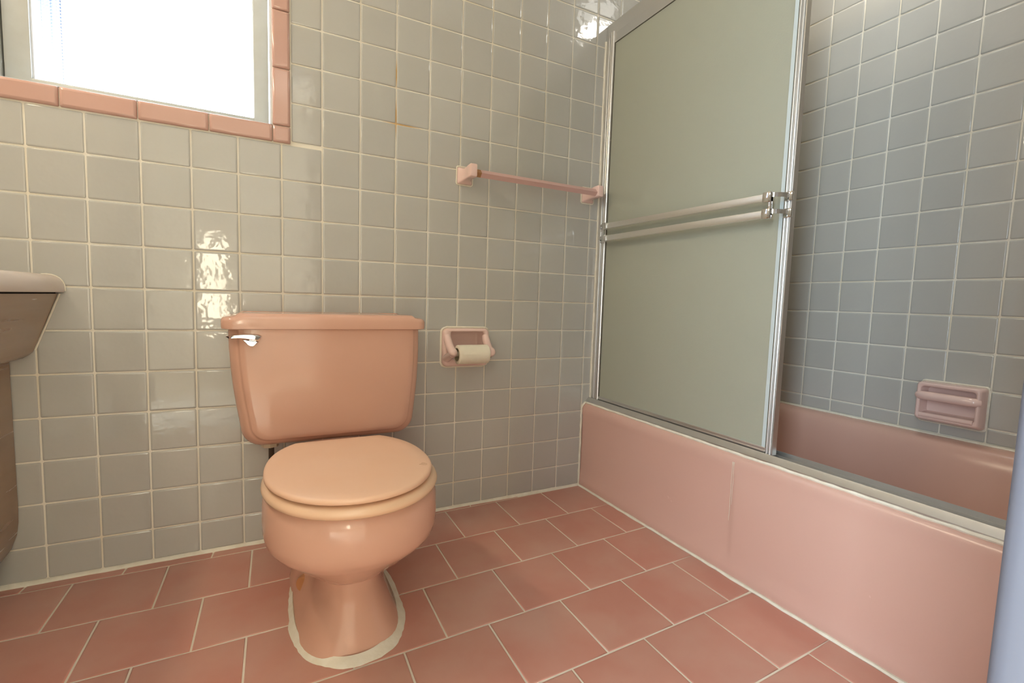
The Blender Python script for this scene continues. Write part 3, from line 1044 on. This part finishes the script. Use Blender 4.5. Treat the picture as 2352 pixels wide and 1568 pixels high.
# open frame of tapering walls
def soapring(x, ins, z0, z1): return [(x, y, z) for y, z in rrect(yB + ins, yA - ins, z0, z1, 0.010, 4)]
rings = [soapring(XS, 0, 0.410, 0.537), soapring(XS - 0.012, 0.0, 0.411, 0.537), soapring(SX + 0.006, 0.0015, 0.420, 0.536), soapring(SX, 0.005, 0.423, 0.534),
         soapring(SX - 0.001, 0.0075, 0.4255, 0.5315), soapring(SX + 0.0015, 0.0120, 0.430, 0.5255), soapring(SX + 0.005, 0.0130, 0.431, 0.5245), soapring(XS - 0.006, 0.018, 0.440, 0.521), soapring(XS - 0.004, 0.03, 0.45, 0.513)]
mk('dish_body', loft(rings), 'fixture', soap, True, angle=55)
mk('grab_bar', tube([(SX + 0.010, yA - 0.006, 0.4945), (SX + 0.006, yA - 0.011, 0.4945), (SX + 0.004, yA - 0.026, 0.4945), (SX + 0.004, yB + 0.026, 0.4945), (SX + 0.006, yB + 0.011, 0.4945), (SX + 0.010, yB + 0.006, 0.4945)], [0.0115, 0.0135, 0.0140, 0.0140, 0.0135, 0.0115], 18), 'fixture', soap, True)
mk('tray_lip', prism([(SX - 0.001, 0.4275), (SX - 0.004, 0.432), (SX - 0.002, 0.4400), (SX + 0.004, 0.4420), (SX + 0.010, 0.4390), (XS - 0.006, 0.4440), (XS - 0.006, 0.436), (SX + 0.006, 0.4275)], 'y', yA - 0.014, yB + 0.014), 'fixture', soap, True, angle=60)
mk('caulk_bead', bead([(XS, y, z) for y, z in rrect(yB - 0.002, yA + 0.002, 0.408, 0.539, 0.010, 5)] + [(XS, yA + 0.002, 0.529)], 0.0032), 'caulk', soap, True)

# ------------------------------------------------------------------ toilet paper holder
YW = -0.0022
ph = thing('toilet_paper_holder', 'pink ceramic paper holder on the grey tile right of the tank', 'paper holder', (0.471, YW, 0.582))
hx0, hx1, hz_0, hz_1 = 0.3835, 0.5565, 0.5165, 0.6495
def hring(y, ins, r=0.018): return [(x, y, z) for x, z in rrect(hx0 + ins, hx1 - ins, hz_0 + ins * 0.8, hz_1 - ins * 0.8, r, 5)]
def hin(y, ins, r=0.006): return [(x, y, z) for x, z in rrect(0.4105 + ins, 0.5365 - ins, 0.540 + ins, 0.6385 - ins, r, 5)]
rings = [hring(YW, 0), hring(-0.010, 0), hring(-0.0165, 0.002, 0.017), hring(-0.020, 0.006, 0.015), hring(-0.0212, 0.011, 0.012), hin(-0.0205, -0.004, 0.008), hin(-0.0185, 0.000), hin(-0.013, 0.002), hin(0.030, 0.004), hin(0.036, 0.010)]
mk('holder_plate', loft(rings, False, True), 'fixture', ph, True, angle=55)
for x, sx in ((0.3985, 1), (0.5430, -1)):
    pts = [(x, -0.012, 0.622), (x + 0.001 * sx, -0.024, 0.606), (x + 0.0015 * sx, -0.040, 0.590), (x + 0.002 * sx, -0.058, 0.577), (x + 0.002 * sx, -0.0735, 0.5705), (x + 0.002 * sx, -0.082, 0.5675), (x + 0.002 * sx, -0.0855, 0.5665)]
    g1 = tube(pts, [0.0125, 0.0140, 0.0140, 0.0142, 0.0150, 0.0115, 0.004], 16)
    g2 = tube([(x, -0.012, 0.545), (x + 0.001 * sx, -0.030, 0.552), (x + 0.002 * sx, -0.050, 0.5605), (x + 0.002 * sx, -0.070, 0.5670)], [0.0150, 0.0140, 0.0135, 0.0130], 16)
    mk('arm', join(g1, g2), 'fixture', ph, True, angle=60)
mk('roller', tube([(0.4045, -0.0705, 0.5665), (0.5385, -0.0705, 0.5665)], 0.0085, 12), 'white_plastic', ph, True)
rings = []
mk('caulk_bead', bead([(x, YW, z) for x, z in rrect(hx0 - 0.003, hx1 + 0.002, hz_0 - 0.002, hz_1 + 0.003, 0.020, 6)] + [(hx1 + 0.002, YW, hz_1 - 0.017)], 0.0036), 'caulk', ph, True)

roll = thing('toilet_paper_roll', 'thin white toilet paper roll hanging in the pink ceramic paper holder', 'toilet paper', (0.4715, -0.0705, 0.5665))
def ring_x(x, r, n=40, cy=-0.0705, cz=0.5640): return [(x, cy + r * math.cos(2 * math.pi * i / n), cz + r * math.sin(2 * math.pi * i / n)) for i in range(n)]
x0, x1 = 0.4150, 0.5255
rg = [ring_x(x0, 0.0225), ring_x(x0, 0.0300), ring_x(x0 + 0.001, 0.0318), ring_x(x0 + 0.004, 0.0326), ring_x(x1 - 0.004, 0.0326), ring_x(x1 - 0.001, 0.0318), ring_x(x1, 0.030), ring_x(x1, 0.0225)]
V, F = loft(rg, False, False)
mk('paper_winding', (V, F), 'paper', roll, True, angle=50)
rg = [ring_x(x0 - 0.0008, 0.0215), ring_x(x0 - 0.0008, 0.0228), ring_x(x1 + 0.0008, 0.0228), ring_x(x1 + 0.0008, 0.0215), ring_x(x0 - 0.0008, 0.0215)]
mk('cardboard_core', loft(rg, False, False), 'card', roll, True, angle=50)
# loose torn end
V, F = [], []
na, nb = 10, 16
for a in range(na + 1):
    for b in range(nb + 1):
        t = b / nb
        edge = 0.78 + 0.22 * (1 if t > 0.62 else 0) * math.sin(min(1, (t - 0.62) / 0.38) * math.pi) ** 0.4 if t > 0.62 else 0.80
        ang = R(80) + R(118) * (a / na) * edge
        r = 0.0330 + 0.0008 * (a / na)
        V.append((x0 + 0.012 + (x1 - x0 - 0.014) * t, -0.0705 + r * math.cos(ang), 0.5640 + r * math.sin(ang)))
for a in range(na):
    for b in range(nb):
        i = a * (nb + 1) + b
        F.append((i, i + 1, i + nb + 2, i + nb + 1))
mk('loose_sheet', (V, F), 'paper', roll, True)

# ------------------------------------------------------------------ towel bar
tb = thing('towel_bar', 'square pink towel bar between two ceramic posts on the grey tile wall', 'towel bar', (0.70, YW, 1.165))
def post(xc):
    def rg(y, xo, zo, hx, hz, r): return [(x, y, z) for x, z in rrect(xc + xo - hx, xc + xo + hx, 1.169 + zo - hz, 1.169 + zo + hz, r, 4)]
    rings = [rg(YW, 0, 0, 0.0265, 0.0275, 0.005), rg(-0.006, 0, 0, 0.0262, 0.0272, 0.005), rg(-0.010, 0, 0, 0.0235, 0.0245, 0.006), rg(-0.016, 0, 0, 0.0175, 0.0215, 0.006), rg(-0.030, 0, 0.001, 0.0130, 0.0195, 0.005),
             rg(-0.046, 0, 0.002, 0.0120, 0.0200, 0.004), rg(-0.060, 0, 0.003, 0.0120, 0.0212, 0.004), rg(-0.084, 0, 0.003, 0.0120, 0.0212, 0.004), rg(-0.088, 0, 0.003, 0.0105, 0.0195, 0.004), rg(-0.089, 0, 0.003, 0.006, 0.014, 0.004)]
    return loft(rings)
PXA, PXB = 0.4545, 0.9700
mk('post', post(PXA), 'fixture', tb, True, angle=50)
mk('post', post(PXB), 'fixture', tb, True, angle=50)
hb = 0.0126
def dia(x): return [(x, -0.070 - hb, 1.1675), (x, -0.070, 1.1675 + hb), (x, -0.070 + hb, 1.1675), (x, -0.070, 1.1675 - hb)]
mk('bar', loft([dia(PXA + 0.030), dia(PXB - 0.011)]), 'bar_pink', tb, False)
mk('bar_end', loft([[(p[0], p[1] * 1.0, p[2]) for p in dia(PXA + 0.010)], dia(PXA + 0.030)]), 'wood', tb, False)['label'] = 'bare brown end of the bar'
for xc in (PXA, PXB):
    mk('caulk_bead', bead([(x, YW, z) for x, z in rrect(xc - 0.029, xc + 0.029, 1.139, 1.1995, 0.006, 3)] + [(xc + 0.029, YW, 1.1935)], 0.0026), 'caulk', tb, True)

# ------------------------------------------------------------------ vanity at the left
va = thing('vanity', 'brown laminate vanity with blush bullnose counter against the left end of the tiles', 'vanity', (-0.93, -0.40, 0))
VY0, VY1 = -0.004, -0.80
arc = [(-0.612 - 0.017 + 0.032 * math.cos(R(a)), 0.748 + 0.0315 * math.sin(R(a))) for a in range(90, -1, -15)]
cp = [(XL + 0.006, 0.7795)] + arc + [(-0.5968, 0.741), (-0.5985, 0.7370), (-0.604, 0.7362), (XL + 0.006, 0.7362)]
mk('countertop', prism(cp, 'y', VY0, VY1), 'counter', va, True, angle=40)
mk('gap_shade_strip', box(XL + 0.01, -0.614, VY0 - 0.002, VY1 + 0.01, 0.728, 0.737), 'gap', va, False)  # dark strip paints the shade between counter and fascia
ap = [(-0.6085, 0.7325), (-0.6105, 0.7310), (-0.6590, 0.5945), (-0.6620, 0.5880), (-0.6680, 0.5820), (-0.6800, 0.5740), (-0.7050, 0.5660), (-0.7050, 0.7325)]
mk('slanted_fascia', prism(ap, 'y', VY0 - 0.001, VY1 + 0.005), 'laminate', va, True, angle=50)
cb = [(-0.7045, 0.5665), (-0.7035, 0.20), (-0.7045, 0.165), (-0.7085, 0.135), (-0.7200, 0.100), (-0.7400, 0.070), (-0.7500, 0.062), (XL + 0.006, 0.062), (XL + 0.006, 0.5665)]
mk('cabinet_body', prism(cb, 'y', VY0 - 0.001, VY1 + 0.005), 'laminate', va, True, angle=50)
mk('plinth', box(XL + 0.01, -0.7445, VY0 - 0.001, VY1 + 0.02, 0.0, 0.062), 'black', va, False)
mk('cabinet_door', box(-0.7045, -0.700, -0.42, -0.78, 0.22, 0.55, 0.002), 'laminate', va, True)
mk('caulk_bead', bead([(-0.6075, -0.003, 0.733), (-0.632, -0.003, 0.664), (-0.658, -0.003, 0.594)], 0.0025), 'caulk', va, True)
mk('caulk_bead', tube([(-0.640, -0.003, 0.7800)] + [(x + 0.0006, -0.003, z + 0.0006) for x, z in arc] + [(-0.5962, -0.003, 0.739)], 0.0014, 6), 'caulk', va, True)

# ------------------------------------------------------------------ assumed lamps and an added fill globe outside the frame
vl = thing('assumed_vanity_light', 'assumed brass strip light with four opal bulbs on the left wall', 'wall lamp', (XL, -0.42, 1.92))  # unseen fixture, assumed from the warm light and shadows from upper left
mk('back_plate', box(XL, XL + 0.03, -0.72, -0.12, 1.87, 1.97, 0.006), 'alu', vl, True)
def ball(c, r, n=14, m_=8):
    rings = []
    for i in range(1, m_):
        a = math.pi * i / m_
        rings.append([(c[0] + r * math.sin(a) * math.cos(2 * math.pi * k / n), c[1] + r * math.sin(a) * math.sin(2 * math.pi * k / n), c[2] + r * math.cos(a)) for k in range(n)])
    return loft(rings)
for i in range(4):
    mk('bulb', ball((XL + 0.075, -0.195 - 0.15 * i, 1.92), 0.046), 'bulb', vl, True)
cl = thing('assumed_ceiling_lamp', 'assumed round opal lamp on the ceiling above the bathtub', 'ceiling lamp', (1.50, -0.72, ZC))  # unseen lamp, assumed from a bright reflection high on the tiles
mk('lamp_rim', tube([(1.50, -0.72, ZC - 0.001), (1.50, -0.72, ZC - 0.03)], 0.125, 28), 'white_paint', cl, True)
mk('lamp_glass', ball((1.50, -0.72, ZC - 0.03), 0.105, 24, 10), 'opal', cl, True)
gl_ = thing('fill_globe', 'added amber fill globe on a pole in the hall outside the doorway', 'floor lamp', (0.62, -2.9, 0))  # unseen globe added for warm fill through the doorway
mk('base', tube([(0.62, -2.9, 0), (0.62, -2.9, 0.02)], 0.12, 24), 'alu', gl_, True)
mk('pole', tube([(0.62, -2.9, 0.02), (0.62, -2.9, 1.2)], 0.012, 10), 'alu', gl_, True)
mk('globe', ball((0.62, -2.9, 1.32), 0.13, 20, 10), 'globe', gl_, True)
hl = thing('assumed_hall_lamp', 'assumed tall shaded floor lamp standing in the hall outside the doorway', 'floor lamp', (-0.52, -3.0, 0))  # unseen lamp, assumed from the warm reflections in the back wall tiles
mk('base', tube([(-0.52, -3.0, 0), (-0.52, -3.0, 0.02)], 0.13, 24), 'alu', hl, True)
mk('pole', tube([(-0.52, -3.0, 0.02), (-0.52, -3.0, 0.5)], 0.012, 10), 'alu', hl, True)
mk('lamp_shade', tube([(-0.52, -3.0, 0.47), (-0.52, -3.0, 1.16)], [0.085, 0.06], 28), 'warm_glow', hl, True)
